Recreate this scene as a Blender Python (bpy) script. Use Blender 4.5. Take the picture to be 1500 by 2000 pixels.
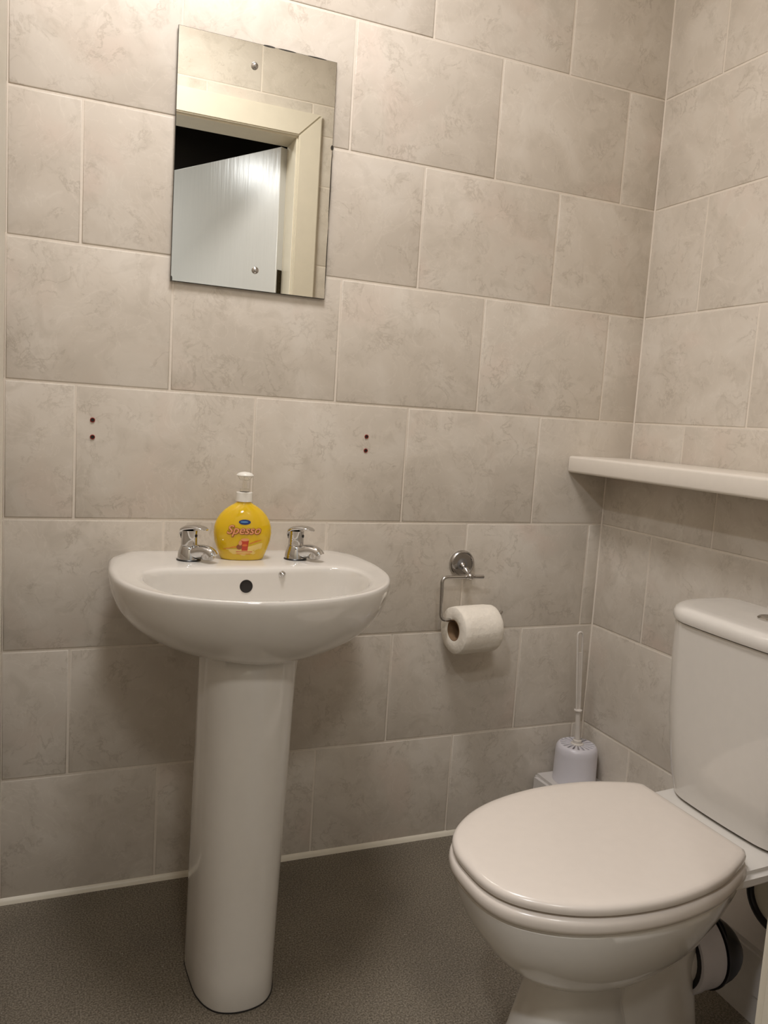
import bpy, bmesh, math, random
from mathutils import Vector, Matrix
random.seed(7)
SC = bpy.context.scene
COL = SC.collection
for o in list(bpy.data.objects): bpy.data.objects.remove(o)

# ---------------------------------------------------------------- camera
cam_d = bpy.data.cameras.new('camera'); cam = bpy.data.objects.new('camera', cam_d); COL.objects.link(cam)
RT = Vector((0.92223418, -0.38142239, 0.06325406)); UP = Vector((-0.01430322, 0.12983304, 0.9914327)); FW = Vector((0.3863671, 0.91523786, -0.1142809))
M = Matrix((RT, UP, -FW)).transposed().to_4x4(); M.translation = Vector((0.34426218, -1.61045944, 0.97069255))
cam.matrix_world = M
cam_d.sensor_fit = 'VERTICAL'; cam_d.sensor_height = 36; cam_d.lens = 1586.54/2000*36
cam_d.clip_start = .01
SC.camera = cam
# ---------------------------------------------------------------- world and exposure
w = bpy.data.worlds.new('world'); SC.world = w; w.use_nodes = True
w.node_tree.nodes['Background'].inputs[0].default_value = (.9, .95, 1, 1)
w.node_tree.nodes['Background'].inputs[1].default_value = .02
SC.view_settings.view_transform = 'Standard'; SC.view_settings.look = 'None'
SC.view_settings.exposure = 0.0; SC.view_settings.gamma = 1.0; SC.view_settings.use_curve_mapping = False

# ---------------------------------------------------------------- lights (their fittings are built further down)
def area(name, loc, size, power, col, rot=(0, 0, 0), shape='DISK'):
    d = bpy.data.lights.new(name, 'AREA'); d.shape = shape; d.size = size; d.energy = power; d.color = col
    o = bpy.data.objects.new(name, d); COL.objects.link(o); o.location = loc; o.rotation_euler = rot
    return o
LAMP = (.64, -.52, 2.30); HLAMP = (-.02, -1.560, 2.09)
area('ceiling_light_bulb', (LAMP[0], LAMP[1], LAMP[2]-.071), .34, 11.8, (1, .975, .985))
area('hall_light_bulb', (HLAMP[0], HLAMP[1], HLAMP[2]-.03), .10, 11.5, (.93, .95, 1))
HFILL = (.45, -2.25, 2.36)  # fill light added to lift the low shadows, not a known lamp
area('hall_fill_light', (HFILL[0], HFILL[1], HFILL[2]-.012), .30, 11.0, (1, .98, .95))

# ---------------------------------------------------------------- materials
def lin(r, g, b):
    f = lambda c: c/12.92 if c <= .04045 else ((c+.055)/1.055)**2.4
    return (f(r/255), f(g/255), f(b/255), 1)
def mat(name, col, rough=.5, metal=0, spec=.5, coat=0, trans=0, sss=0, bump=0, bscale=60, vary=.03):
    m = bpy.data.materials.new(name); m.use_nodes = True; nt = m.node_tree; b = nt.nodes['Principled BSDF']
    b.inputs['Roughness'].default_value = rough; b.inputs['Metallic'].default_value = metal
    b.inputs['Specular IOR Level'].default_value = spec; b.inputs['Coat Weight'].default_value = coat
    b.inputs['Coat Roughness'].default_value = .05
    b.inputs['Transmission Weight'].default_value = trans
    if sss: b.inputs['Subsurface Weight'].default_value = sss; b.inputs['Subsurface Radius'].default_value = (.02, .015, .01); b.inputs['Subsurface Scale'].default_value = .5
    tc = nt.nodes.new('ShaderNodeTexCoord'); n = nt.nodes.new('ShaderNodeTexNoise'); n.inputs['Scale'].default_value = bscale; n.inputs['Detail'].default_value = 4
    nt.links.new(tc.outputs['Object'], n.inputs['Vector'])
    r = nt.nodes.new('ShaderNodeValToRGB'); c = col
    r.color_ramp.elements[0].position = .3; r.color_ramp.elements[1].position = .7
    r.color_ramp.elements[0].color = (c[0]*(1-vary), c[1]*(1-vary), c[2]*(1-vary), 1); r.color_ramp.elements[1].color = (min(1, c[0]*(1+vary)), min(1, c[1]*(1+vary)), min(1, c[2]*(1+vary)), 1)
    nt.links.new(n.outputs['Fac'], r.inputs['Fac']); nt.links.new(r.outputs['Color'], b.inputs['Base Color'])
    if bump:
        bp = nt.nodes.new('ShaderNodeBump'); bp.inputs['Strength'].default_value = bump; bp.inputs['Distance'].default_value = .002
        nt.links.new(n.outputs['Fac'], bp.inputs['Height']); nt.links.new(bp.outputs['Normal'], b.inputs['Normal'])
    return m

def tile_mat():
    m = bpy.data.materials.new('marbled_tile'); m.use_nodes = True; nt = m.node_tree; N = nt.nodes; L = nt.links; b = N['Principled BSDF']
    tc = N.new('ShaderNodeTexCoord'); oi = N.new('ShaderNodeObjectInfo')
    ml = N.new('ShaderNodeMath'); ml.operation = 'MULTIPLY'; ml.inputs[1].default_value = 37; L.new(oi.outputs['Random'], ml.inputs[0])
    va = N.new('ShaderNodeVectorMath'); va.operation = 'ADD'; L.new(tc.outputs['Object'], va.inputs[0]); L.new(ml.outputs[0], va.inputs[1])
    def noise(scale, det, dist, off=0, rough=.5):
        n = N.new('ShaderNodeTexNoise'); n.inputs['Scale'].default_value = scale; n.inputs['Detail'].default_value = det
        n.inputs['Distortion'].default_value = dist; n.inputs['Roughness'].default_value = rough
        v = N.new('ShaderNodeVectorMath'); v.operation = 'ADD'; v.inputs[1].default_value = (off, off*.7, off*.3); L.new(va.outputs[0], v.inputs[0]); L.new(v.outputs[0], n.inputs['Vector'])
        return n.outputs['Fac']
    def ramp(src, stops):
        r = N.new('ShaderNodeValToRGB'); L.new(src, r.inputs['Fac']); e = r.color_ramp.elements
        while len(e) < len(stops): e.new(.5)
        for el, (p, c) in zip(e, stops): el.position = p; el.color = c if len(c) == 4 else (*c, 1)
        return r.outputs['Color']
    def mix(f, a, c, mode='MIX', fac=None):
        x = N.new('ShaderNodeMix'); x.data_type = 'RGBA'; x.blend_type = mode
        if fac is not None: x.inputs['Factor'].default_value = fac
        else: L.new(f, x.inputs['Factor'])
        for s, v in ((6, a), (7, c)):
            if isinstance(v, tuple): x.inputs[s].default_value = v
            else: L.new(v, x.inputs[s])
        return x.outputs[2]
    g = lambda v: (v, v, v, 1)
    base = ramp(noise(7, 6, .8), [(.35, lin(204, 195, 182)), (.5, lin(210, 201, 188)), (.66, lin(216, 208, 196))])
    pink = ramp(noise(5, 3, .5, 5), [(.56, g(0)), (.74, g(.5))])
    base = mix(pink, base, lin(214, 194, 180))
    grey = ramp(noise(17, 6, 1.0, 11, .6), [(.52, g(0)), (.68, g(.42))])
    base = mix(grey, base, lin(190, 181, 167))
    vein = ramp(noise(17, 7, .5, 23, .66), [(.470, g(0)), (.497, g(1)), (.503, g(1)), (.53, g(0))])
    patch = ramp(noise(14, 4, .6, 41, .6), [(.47, g(0)), (.62, g(1))])
    vm = mix(None, vein, patch, 'MULTIPLY', 1.0)
    vs = mix(None, vm, g(.36), 'MULTIPLY', 1.0)
    base = mix(vs, base, lin(158, 146, 130))
    vein2 = ramp(noise(11, 4, 1.6, 61, .55), [(.49, g(0)), (.505, g(1)), (.52, g(0))])
    vm2 = mix(None, vein2, g(.22), 'MULTIPLY', 1.0)
    base = mix(vm2, base, lin(232, 224, 212))
    L.new(base, b.inputs['Base Color'])
    b.inputs['Roughness'].default_value = .36; b.inputs['Specular IOR Level'].default_value = .16
    bp = N.new('ShaderNodeBump'); bp.inputs['Strength'].default_value = .12; bp.inputs['Distance'].default_value = .002
    L.new(noise(25, 4, .5, 3), bp.inputs['Height']); L.new(bp.outputs['Normal'], b.inputs['Normal'])
    return m

def floor_mat():
    m = bpy.data.materials.new('speckled_vinyl'); m.use_nodes = True; nt = m.node_tree; N = nt.nodes; L = nt.links; b = N['Principled BSDF']
    tc = N.new('ShaderNodeTexCoord')
    def tex(scale, stops, vor=False):
        n = N.new('ShaderNodeTexVoronoi' if vor else 'ShaderNodeTexNoise'); n.inputs['Scale'].default_value = scale
        L.new(tc.outputs['Object'], n.inputs['Vector']); r = N.new('ShaderNodeValToRGB'); e = r.color_ramp.elements
        while len(e) < len(stops): e.new(.5)
        for el, (p, c) in zip(e, stops): el.position = p; el.color = c
        L.new(n.outputs['Distance' if vor else 'Fac'], r.inputs['Fac']); return r.outputs['Color'], n
    base, n0 = tex(340, [(.34, lin(86, 78, 66)), (.5, lin(116, 107, 93)), (.64, lin(142, 133, 118))])
    cl, _ = tex(6, [(.3, (.86, .86, .86, 1)), (.7, (1.06, 1.06, 1.05, 1))])
    x = N.new('ShaderNodeMix'); x.data_type = 'RGBA'; x.blend_type = 'MULTIPLY'; x.inputs['Factor'].default_value = 1; L.new(base, x.inputs[6]); L.new(cl, x.inputs[7])
    fk, nf = tex(95, [(.07, (1, 1, 1, 1)), (.12, (0, 0, 0, 1))], True)
    h = N.new('ShaderNodeSeparateColor'); L.new(nf.outputs['Color'], h.inputs[0])
    gt = N.new('ShaderNodeMath'); gt.operation = 'GREATER_THAN'; gt.inputs[1].default_value = .93; L.new(h.outputs[0], gt.inputs[0])
    mm = N.new('ShaderNodeMath'); mm.operation = 'MULTIPLY'; L.new(gt.outputs[0], mm.inputs[0]); L.new(fk, mm.inputs[1])
    y = N.new('ShaderNodeMix'); y.data_type = 'RGBA'; L.new(mm.outputs[0], y.inputs['Factor']); L.new(x.outputs[2], y.inputs[6]); y.inputs[7].default_value = lin(190, 186, 176)
    L.new(y.outputs[2], b.inputs['Base Color']); b.inputs['Roughness'].default_value = .5
    bp = N.new('ShaderNodeBump'); bp.inputs['Strength'].default_value = .35; bp.inputs['Distance'].default_value = .001
    L.new(n0.outputs['Fac'], bp.inputs['Height']); L.new(bp.outputs['Normal'], b.inputs['Normal'])
    return m

TILE = tile_mat(); FLOOR = floor_mat()
GROUT = mat('white_grout', lin(224, 214, 200), .7, bump=.2, bscale=200)
SEAL = mat('cream_sealant', lin(226, 218, 200), .35, bump=.2, bscale=40)
CERAMIC = mat('white_glazed_ceramic', lin(222, 217, 209), .08, coat=.3, vary=.01)
PLASTIC = mat('white_seat_plastic', lin(220, 210, 199), .22, vary=.01)
WPLAST = mat('cool_white_plastic', lin(214, 210, 214), .28, vary=.01)
SHELFM = mat('white_laminate', lin(228, 220, 208), .35, vary=.015)
PAINT = mat('cream_gloss_paint', lin(224, 216, 198), .25, vary=.02, bump=.1, bscale=25)
DOORP = mat('white_gloss_door_paint', lin(214, 214, 212), .25, vary=.01, bump=.20, bscale=1)
_n = [q for q in DOORP.node_tree.nodes if q.type == 'TEX_NOISE'][0]; _m = DOORP.node_tree.nodes.new('ShaderNodeMapping'); _m.inputs['Scale'].default_value = (90, 90, 7)
DOORP.node_tree.links.new([q for q in DOORP.node_tree.nodes if q.type == 'TEX_COORD'][0].outputs['Object'], _m.inputs[0]); DOORP.node_tree.links.new(_m.outputs[0], _n.inputs['Vector'])
CHROME = mat('chrome', (.64, .63, .62, 1), .05, 1, vary=.01)
BRUSHED = mat('satin_nickel', (.50, .48, .46, 1), .22, 1, vary=.02)
DISHM = mat('grey_brushed_metal', (.30, .30, .31, 1), .42, 1, vary=.05)
DARK = mat('black_rubber', lin(22, 22, 24), .3)
HOLE = mat('dark_cavity', lin(34, 30, 26), .8)
MIRROR = mat('mirror_silvering', (.82, .82, .76, 1), .0, 1, vary=.0)
MEDGE = mat('mirror_dark_edge', lin(46, 42, 34), .4)
PAPER = mat('toilet_paper', lin(240, 232, 218), .9, bump=.6, bscale=110)
CARD = mat('brown_cardboard', lin(140, 112, 84), .9)
RED = mat('red_plastic_plug', lin(150, 40, 28), .5)
BOXP = mat('white_painted_board', lin(212, 206, 200), .4, vary=.02)
HALLW = mat('hall_plaster', lin(206, 196, 178), .9)
BLACKC = mat('unlit_hall_black', lin(20, 14, 9), .95)  # near-black colour stands in for the unlit upper hall
HANDLE = mat('translucent_white_plastic', lin(222, 214, 204), .25, trans=.08)
SOAP = mat('yellow_soap_bottle', lin(238, 198, 24), .12, trans=.12, sss=.5, coat=.5, vary=.02)
CAPW = mat('white_cap_plastic', lin(236, 232, 222), .3)
CLEARP = mat('clear_plastic', lin(252, 250, 244), .15, trans=.95, spec=.2, vary=0); CLEARP.node_tree.nodes['Principled BSDF'].inputs['IOR'].default_value = 1.12
LBL_RED = mat('label_red', lin(196, 66, 42), .3); LBL_DK = mat('label_brown_outline', lin(150, 84, 50), .3); LBL_PINK = mat('label_salmon', lin(232, 160, 112), .3)
LBL_BLUE = mat('label_blue', lin(24, 52, 110), .3); LBL_CREAM = mat('label_cream', lin(238, 206, 120), .3); LBL_ORG = mat('label_orange', lin(222, 118, 54), .3)
LBL_LB = mat('label_light_blue', lin(90, 140, 190), .3)
GLOW = bpy.data.materials.new('lamp_diffuser'); GLOW.use_nodes = True
_b = GLOW.node_tree.nodes['Principled BSDF']; _b.inputs['Emission Color'].default_value = (1, .85, .7, 1); _b.inputs['Emission Strength'].default_value = 2.0

# ---------------------------------------------------------------- helpers
def link(name, me, m, parent=None, smooth=None):
    if m is not None and not me.materials: me.materials.append(m)
    if smooth is not None:
        me.shade_smooth(); me.set_sharp_from_angle(angle=math.radians(smooth))
    o = bpy.data.objects.new(name, me); COL.objects.link(o)
    if parent: o.parent = parent; o.matrix_parent_inverse = parent.matrix_world.inverted()
    return o
def root(name, loc, label, cat, group=None):
    o = bpy.data.objects.new(name, None); COL.objects.link(o); o.location = loc; o.empty_display_size = .05
    o['label'] = label; o['category'] = cat
    if group: o['group'] = group
    o.matrix_world = Matrix.Translation(loc)
    return o
def fin(bm, name, m, parent=None, smooth=40):
    bmesh.ops.recalc_face_normals(bm, faces=bm.faces)
    me = bpy.data.meshes.new(name); bm.to_mesh(me); bm.free()
    return link(name, me, m, parent, smooth)
def loft(bm, rings, cap0=True, cap1=True):
    vs = [[bm.verts.new(p) for p in r] for r in rings]; n = len(vs[0])
    for a, b in zip(vs, vs[1:]):
        for i in range(n): bm.faces.new((a[i], a[(i+1) % n], b[(i+1) % n], b[i]))
    if cap0: bm.faces.new(vs[0])
    if cap1: bm.faces.new(vs[-1])
    return vs
def ring(c, r, n=32, axis='z', ry=None):
    out = []; ry = r if ry is None else ry
    for i in range(n):
        t = 2*math.pi*i/n; a, b = r*math.cos(t), ry*math.sin(t)
        out.append({'z': (c[0]+a, c[1]+b, c[2]), 'y': (c[0]+a, c[1], c[2]+b), 'x': (c[0], c[1]+a, c[2]+b)}[axis])
    return out
def lathe(bm, c, prof, axis='z', n=32, cap0=True, cap1=True):
    d = {'x': 0, 'y': 1, 'z': 2}[axis]; rs = []
    for r, h in prof:
        cc = list(c); cc[d] += h; rs.append(ring(cc, max(r, 1e-4), n, axis))
    loft(bm, rs, cap0, cap1)
def box(bm, a, b, bev=0, seg=2):
    r = bmesh.ops.create_cube(bm, size=1); vs = r['verts']
    for v in vs: v.co = Vector([(a[i]+b[i])/2 + v.co[i]*(b[i]-a[i]) for i in range(3)])
    if bev:
        es = list({e for v in vs for e in v.link_edges})
        bmesh.ops.bevel(bm, geom=es, offset=bev, segments=seg, affect='EDGES', profile=.5)
def smooth_path(pts, rad, seg=7):
    P = [Vector(p) for p in pts]; out = [P[0]]
    for i in range(1, len(P)-1):
        a = (P[i-1]-P[i]); b = (P[i+1]-P[i]); r = min(rad, a.length*.49, b.length*.49)
        s = P[i]+a.normalized()*r; e = P[i]+b.normalized()*r
        for k in range(seg+1):
            t = k/seg; out.append(s*(1-t)**2 + P[i]*2*t*(1-t) + e*t*t)
    return out + [P[-1]]
def tube(bm, pts, r, n=14):
    pts = [Vector(p) for p in pts]; rs = []; prev = None
    for i, p in enumerate(pts):
        t = (pts[min(i+1, len(pts)-1)]-pts[max(i-1, 0)]).normalized()
        if prev is None: u = t.orthogonal().normalized()
        else: u = (prev - t*prev.dot(t)).normalized()
        prev = u; v = t.cross(u); rr = r[i] if isinstance(r, (list, tuple)) else r
        rs.append([p+(u*math.cos(2*math.pi*k/n)+v*math.sin(2*math.pi*k/n))*rr for k in range(n)])
    loft(bm, rs)
def closed_from_half(half, n=None):
    """half: (v,u) points from one end of the symmetry axis to the other; returns a closed loop resampled evenly with Catmull-Rom"""
    full = [(a, b) for a, b in half] + [(-a, b) for a, b in half[::-1] if abs(a) > 1e-6]
    return full
def resample(poly, n, sharp=()):
    m = len(poly); pts = []
    for i in range(m):
        p0, p1, p2, p3 = [poly[(i+k-1) % m] for k in range(4)]
        for k in range(16):
            t = k/16
            if i in sharp: q = tuple(p1[j]*(1-t)+p2[j]*t for j in (0, 1))
            else: q = tuple(.5*((2*p1[j])+(-p0[j]+p2[j])*t+(2*p0[j]-5*p1[j]+4*p2[j]-p3[j])*t*t+(-p0[j]+3*p1[j]-3*p2[j]+p3[j])*t**3) for j in (0, 1))
            pts.append(q)
    return pts
def polar(poly, c, n):
    """intersect rays from c with closed polyline"""
    out = []
    for k in range(n):
        t = 2*math.pi*(k+.5)/n; dx, dy = math.cos(t), math.sin(t); best = None
        for i in range(len(poly)):
            ax, ay = poly[i][0]-c[0], poly[i][1]-c[1]; bx, by = poly[(i+1) % len(poly)][0]-c[0], poly[(i+1) % len(poly)][1]-c[1]
            ex, ey = bx-ax, by-ay; den = dx*ey-dy*ex
            if abs(den) < 1e-12: continue
            s = (ax*ey-ay*ex)/den; q = (ax*dy-ay*dx)/den
            if s > 0 and -1e-6 <= q <= 1+1e-6 and (best is None or s > best): best = s
        out.append((c[0]+dx*best, c[1]+dy*best))
    return out

# ================================================================= SETTING
XL, XR, XB, YF, ZC = .276, 1.671, 1.6027, -1.034, 2.30   # left wall, right wall, boxed-in lower right wall, door wall, ceiling
ZK = lambda k: 1.7473-.25*k
DX0, DX1, DZ = .3195, 1.069, 1.838                          # door opening
def structure(name, bm, m, parent=None, smooth=None):
    o = fin(bm, name, m, parent, smooth); o['kind'] = 'structure'; return o
def wall_box(name, a, b, m=GROUT):
    bm = bmesh.new(); box(bm, a, b); return structure(name, bm, m)
REC = .0009   # joint depth
wall_back = wall_box('wall_back', (XL-.1, REC, 0), (XR+.1, .1, ZC))
wall_left = wall_box('wall_left', (XL-.1, YF-.08, 0), (XL-REC, REC, ZC))
wall_right = wall_box('wall_right', (XR+REC, YF-.08, 0), (XR+.1, REC, ZC))
trim_box = wall_box('wall_right_lower', (XB+REC, YF, 0), (XR+.05, REC, .872))
bm = bmesh.new(); box(bm, (XL-.3, YF-.08, 0), (DX0-.02, YF-REC, ZC)); box(bm, (DX1+.02, YF-.08, 0), (XR+.3, YF-REC, ZC)); box(bm, (DX0-.02, YF-.08, DZ+.02), (DX1+.02, YF-REC, ZC))
wall_front = structure('wall_front', bm, GROUT)
bm = bmesh.new(); box(bm, (-1.2, -2.9, -.05), (XR+.3, .1, 0)); structure('floor', bm, FLOOR)
bm = bmesh.new(); box(bm, (XL-.1, YF-.08, ZC), (XR+.1, .1, ZC+.05)); structure('ceiling', bm, mat('white_ceiling', lin(236, 232, 224), .8))
# hall beyond the door
bm = bmesh.new(); box(bm, (-1.25, -2.9, 0), (-1.2, YF-.08, 2.45)); structure('wall_hall_left', bm, HALLW)
bm = bmesh.new(); box(bm, (XR+.25, -2.9, 0), (XR+.3, YF-.08, 2.45)); structure('wall_hall_right', bm, HALLW)
bm = bmesh.new(); box(bm, (-1.2, -2.9, 0), (XR+.3, -2.60, 1.98)); structure('wall_hall_back', bm, HALLW)
bm = bmesh.new(); box(bm, (-1.2, -2.95, 1.9), (XR+.3, -2.9, 2.45)); structure('wall_hall_upper', bm, BLACKC)  # added backing, coloured black so the space above the wall reads as unlit
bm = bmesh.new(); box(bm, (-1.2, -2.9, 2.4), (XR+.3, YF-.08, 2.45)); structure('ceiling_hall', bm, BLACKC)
bm = bmesh.new(); box(bm, (-1.2, YF-.10, 0), (DX0-.1, YF-.08, 2.4)); box(bm, (DX1+.1, YF-.10, 0), (XR+.25, YF-.08, 2.4)); box(bm, (DX0-.1, YF-.10, DZ+.1), (DX1+.1, YF-.08, 2.4)); structure('wall_hall_front', bm, HALLW)

TCACHE = {}
def tile_mesh(w_, h_):
    key = (round(w_, 3), round(h_, 3))
    if key in TCACHE: return TCACHE[key]
    g = .0021; a, c = w_/2-g, h_/2-g; v = []; f = []
    for y, i in ((.0030, 0), (-.0004, .0), (-.0013, .0006), (-.0018, .0022)):
        v += [(-a+i, y, -c+i), (a-i, y, -c+i), (a-i, y, c-i), (-a+i, y, c-i)]
    for k in range(3):
        for i in range(4):
            f.append((k*4+i, k*4+(i+1) % 4, k*4+4+(i+1) % 4, k*4+4+i))
    f.append((12, 13, 14, 15)); f.append((3, 2, 1, 0))
    me = bpy.data.meshes.new('tile'); me.from_pydata(v, [], f); me.update(); me.materials.append(TILE)
    bmq = bmesh.new(); bmq.from_mesh(me); bmesh.ops.recalc_face_normals(bmq, faces=bmq.faces); bmq.to_mesh(me); bmq.free()
    me.shade_smooth(); me.set_sharp_from_angle(angle=math.radians(50))
    TCACHE[key] = me; return me
def tiles(wall, rows, s0, s1, z0, z1, place):
    """rows: list of (ztop, zbottom, joint offset); s runs along the wall; place(s,z)->matrix"""
    W_ = .3348
    for zt, zb, off in rows:
        zt2, zb2 = min(zt, z1), max(zb, z0)
        if zt2-zb2 < .012: continue
        n0 = math.floor((s0-off)/W_); cuts = [s0]; s = off+n0*W_+W_
        while s < s1:
            if s-s0 > .03 and s1-s > .03: cuts.append(s)
            s += W_
        cuts.append(s1)
        for a, b_ in zip(cuts, cuts[1:]):
            if True:
                o = bpy.data.objects.new('tile', tile_mesh(b_-a, zt2-zb2)); COL.objects.link(o); o.parent = wall
                lift = random.uniform(0, .0010)
                o.matrix_world = place((a+b_)/2, (zt2+zb2)/2, lift)
offs = {-3: .0637, -2: -.1047, -1: .0637, 0: -.1047, 1: .0637, 2: -.1064, 3: .061, 4: -.1092, 5: .0585, 6: -.1057}
rowsB = [(ZK(k), ZK(k+1) if k < 6 else .004, offs[k]) for k in range(-3, 7)]
mB = lambda s, z, l: Matrix.Translation((s, .0018-l, z))
tiles(wall_back, rowsB[7:], XL, XB, 0, .747, mB)
tiles(wall_back, rowsB[:7], XL, XR, .747, ZC, mB)
# right wall: s = distance from the corner towards the door
offR = {-3: -.16, -2: -.16, -1: .175-.3348, 0: .010, 1: .171-.3348, 2: .010, 3: .171-.3348, 4: .021, 5: .178-.3348, 6: .021}
offR[4] = .356-.3348
rowsR = [(ZK(k), ZK(k+1) if k < 6 else .004, offR[k]) for k in range(-3, 7)]
mR = lambda X: (lambda s, z, l: Matrix.Translation((X+.0018-l, -s, z)) @ Matrix.Rotation(-math.pi/2, 4, 'Z'))
tiles(wall_right, rowsR, 0, -YF, .90, ZC, mR(XR))
offW = {3: .021, 4: -.157, 5: .021, 6: -.157}
rowsW = [(ZK(k), ZK(k+1) if k < 6 else .004, offW[k]) for k in range(3, 7)]
tiles(trim_box, rowsW, 0, -YF, 0, .872, mR(XB))
mL = lambda s, z, l: Matrix.Translation((XL-.0018+l, -s, z)) @ Matrix.Rotation(math.pi/2, 4, 'Z')
tiles(wall_left, rowsR, 0, -YF, 0, ZC, mL)
rowsF = [(a-.045, b-.045 if b > .01 else b, c+.05) for a, b, c in rowsB]
mF = lambda s, z, l: Matrix.Translation((s, YF-.0018+l, z)) @ Matrix.Rotation(math.pi, 4, 'Z')
tiles(wall_front, rowsF, DX1+.02, XR, 0, DZ+.02, mF)
tiles(wall_front, rowsF, XL, XR, DZ+.02, ZC, mF)
# sealant beads
def trim(name, a, b, c, ax):
    bm = bmesh.new(); r = .0075; A = Vector(a); B = Vector(b); rs = []
    u, v = c
    for P in (A, B):
        rs.append([P, P+Vector(u)*r, P+Vector(u)*r*.72+Vector(v)*r*.5, P+Vector(u)*r*.5+Vector(v)*r*.72, P+Vector(v)*r])
    loft(bm, rs); o = fin(bm, name, SEAL if name == 'trim_1' else GROUT, None, 60); o['kind'] = 'structure'; return o
trim('trim_1', (XL, 0, 0), (XB, 0, 0), ((0, -1.0, 0), (0, 0, 1.45)), 0)
trim('trim_2', (XB, 0, .012), (XB, 0, .872), ((-.36, 0, 0), (0, -.36, 0)), 0)
trim('trim_3', (XR, 0, .911), (XR, 0, ZC), ((-.36, 0, 0), (0, -.36, 0)), 0)

# door frame and door
dr = bpy.data.objects.new('door_1', None); COL.objects.link(dr); dr['kind'] = 'structure'; dr.location = (DX1, YF-.08, 0); dr.matrix_world = Matrix.Translation((DX1, YF-.08, 0))
# (lining + architrave are the frame; the leaf hangs on the lining)
bm = bmesh.new(); box(bm, (DX0-.02, YF-.105, 0), (DX0, YF+.002, DZ-.0002), .001, 1); fin(bm, 'door_lining', PAINT, dr)
bm = bmesh.new(); box(bm, (DX1, YF-.105, 0), (DX1+.02, YF+.002, DZ-.0002), .001, 1); fin(bm, 'door_lining', PAINT, dr)
bm = bmesh.new(); box(bm, (DX0-.02, YF-.105, DZ), (DX1+.02, YF+.002, DZ+.02), .001, 1); fin(bm, 'door_lining', PAINT, dr)
def mitre(pts4, y0, y1):
    bm = bmesh.new(); a = [bm.verts.new((x, y0, z)) for x, z in pts4]; b = [bm.verts.new((x, y1, z)) for x, z in pts4]
    bm.faces.new(a); bm.faces.new(b)
    for i in range(4): bm.faces.new((a[i], a[(i+1) % 4], b[(i+1) % 4], b[i]))
    bmesh.ops.bevel(bm, geom=[e for e in bm.edges if all(abs(v.co.y-y1) < 1e-6 for v in e.verts)], offset=.0035, segments=2, affect='EDGES')
    return bm
AW = .074; gx = .0005
fin(mitre([(DX1+.005, 0), (DX1+.005+AW, 0), (DX1+.005+AW, DZ+.005+AW), (DX1+.005, DZ+.005)], YF-.0, YF+.016), 'architrave', PAINT, dr)
fin(mitre([(XL+.001, DZ+.005), (DX1+.005-gx, DZ+.005), (DX1+.005+AW-gx, DZ+.005+AW), (XL+.001, DZ+.005+AW)], YF-.0, YF+.016), 'architrave', PAINT, dr)
# leaf
ang = math.atan2(-.508, -.283); HX, HY = DX1+.008, YF-.109
d = Vector((math.cos(ang), math.sin(ang), 0)); nrm = Vector((-d.y, d.x, 0))   # nrm points to +x side
bm = bmesh.new(); box(bm, (0, 0, .008), (.745, .036, DZ-.006), .0012, 1)
for v in bm.verts: v.co = Vector((HX, HY, 0)) + d*v.co.x - nrm*(v.co.y-.036)*-1 + Vector((0, 0, v.co.z))
leaf = fin(bm, 'door_leaf', DOORP, dr)
for zc in (.22, 1.400):
    bm = bmesh.new(); box(bm, (-.0016, .006, zc-.040), (0, .030, zc+.040))
    for k in (-.026, 0, .026):
        lathe(bm, (-.0016, .018, zc+k), [(.0035, 0), (.002, -.0012)], 'x', 10)
    for v in bm.verts: v.co = Vector((HX, HY, 0)) + d*v.co.x - nrm*(v.co.y-.036)*-1 + Vector((0, 0, v.co.z))
    fin(bm, 'hinge', mat('dark_hinge_metal', lin(60, 52, 36), .35, .8), dr)

# ceiling lamps, and a housing for the added hall fill light
r_ = root('ceiling_lamp', (LAMP[0], LAMP[1], LAMP[2]), 'round opal ceiling lamp above the basin, outside the picture', 'lamp')
bm = bmesh.new(); lathe(bm, LAMP, [(.11, 0), (.11, -.018), (.105, -.02)]); fin(bm, 'lamp_base', CAPW, r_)
bm = bmesh.new(); lathe(bm, LAMP, [(.103, -.018), (.100, -.045), (.08, -.064), (.02, -.069)]); fin(bm, 'lamp_diffuser', GLOW, r_)
r_ = root('hall_ceiling_lamp', (HLAMP[0], HLAMP[1], 2.4), 'small round pendant lamp in the dark hall behind the camera', 'lamp')
bm = bmesh.new(); lathe(bm, (HLAMP[0], HLAMP[1], 2.4), [(.04, 0), (.04, -.012), (.003, -.014), (.003, -.11), (.03, -.115), (.075, -.19), (.075, -.195)], n=24, cap1=False); fin(bm, 'lamp_shade', mat('black_lamp_shade', lin(24, 22, 20), .5), r_)
bm = bmesh.new(); lathe(bm, (HLAMP[0], HLAMP[1], HLAMP[2]), [(.02, .03), (.045, 0), (.045, -.012), (.02, -.022)], n=24); fin(bm, 'bulb', GLOW, r_)

r_ = root('hall_fill_light', (HFILL[0], HFILL[1], 2.4), 'added fill light in a round flat housing further back in the hall', 'lamp')
bm = bmesh.new(); lathe(bm, (HFILL[0], HFILL[1], 2.4), [(.17, 0), (.17, -.03), (.16, -.034)], n=40); fin(bm, 'fill_light_body', CAPW, r_)
bm = bmesh.new(); lathe(bm, (HFILL[0], HFILL[1], 2.4), [(.158, -.0345), (.158, -.038)], n=40); fin(bm, 'fill_light_face', GLOW, r_)

# ================================================================= SHELF on the boxing
def extr_box(name, a, b, bev, m, parent=None, seg=3):
    bm = bmesh.new(); box(bm, a, b, bev, seg); return fin(bm, name, m, parent)
sh = extr_box('boxing_shelf', (1.487, YF+.003, .872), (XR-.0005, -.0008, .911), .006, SHELFM)
sh['label'] = 'long white shelf board with rounded edge above the toilet, on the right wall'; sh['category'] = 'shelf'
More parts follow.
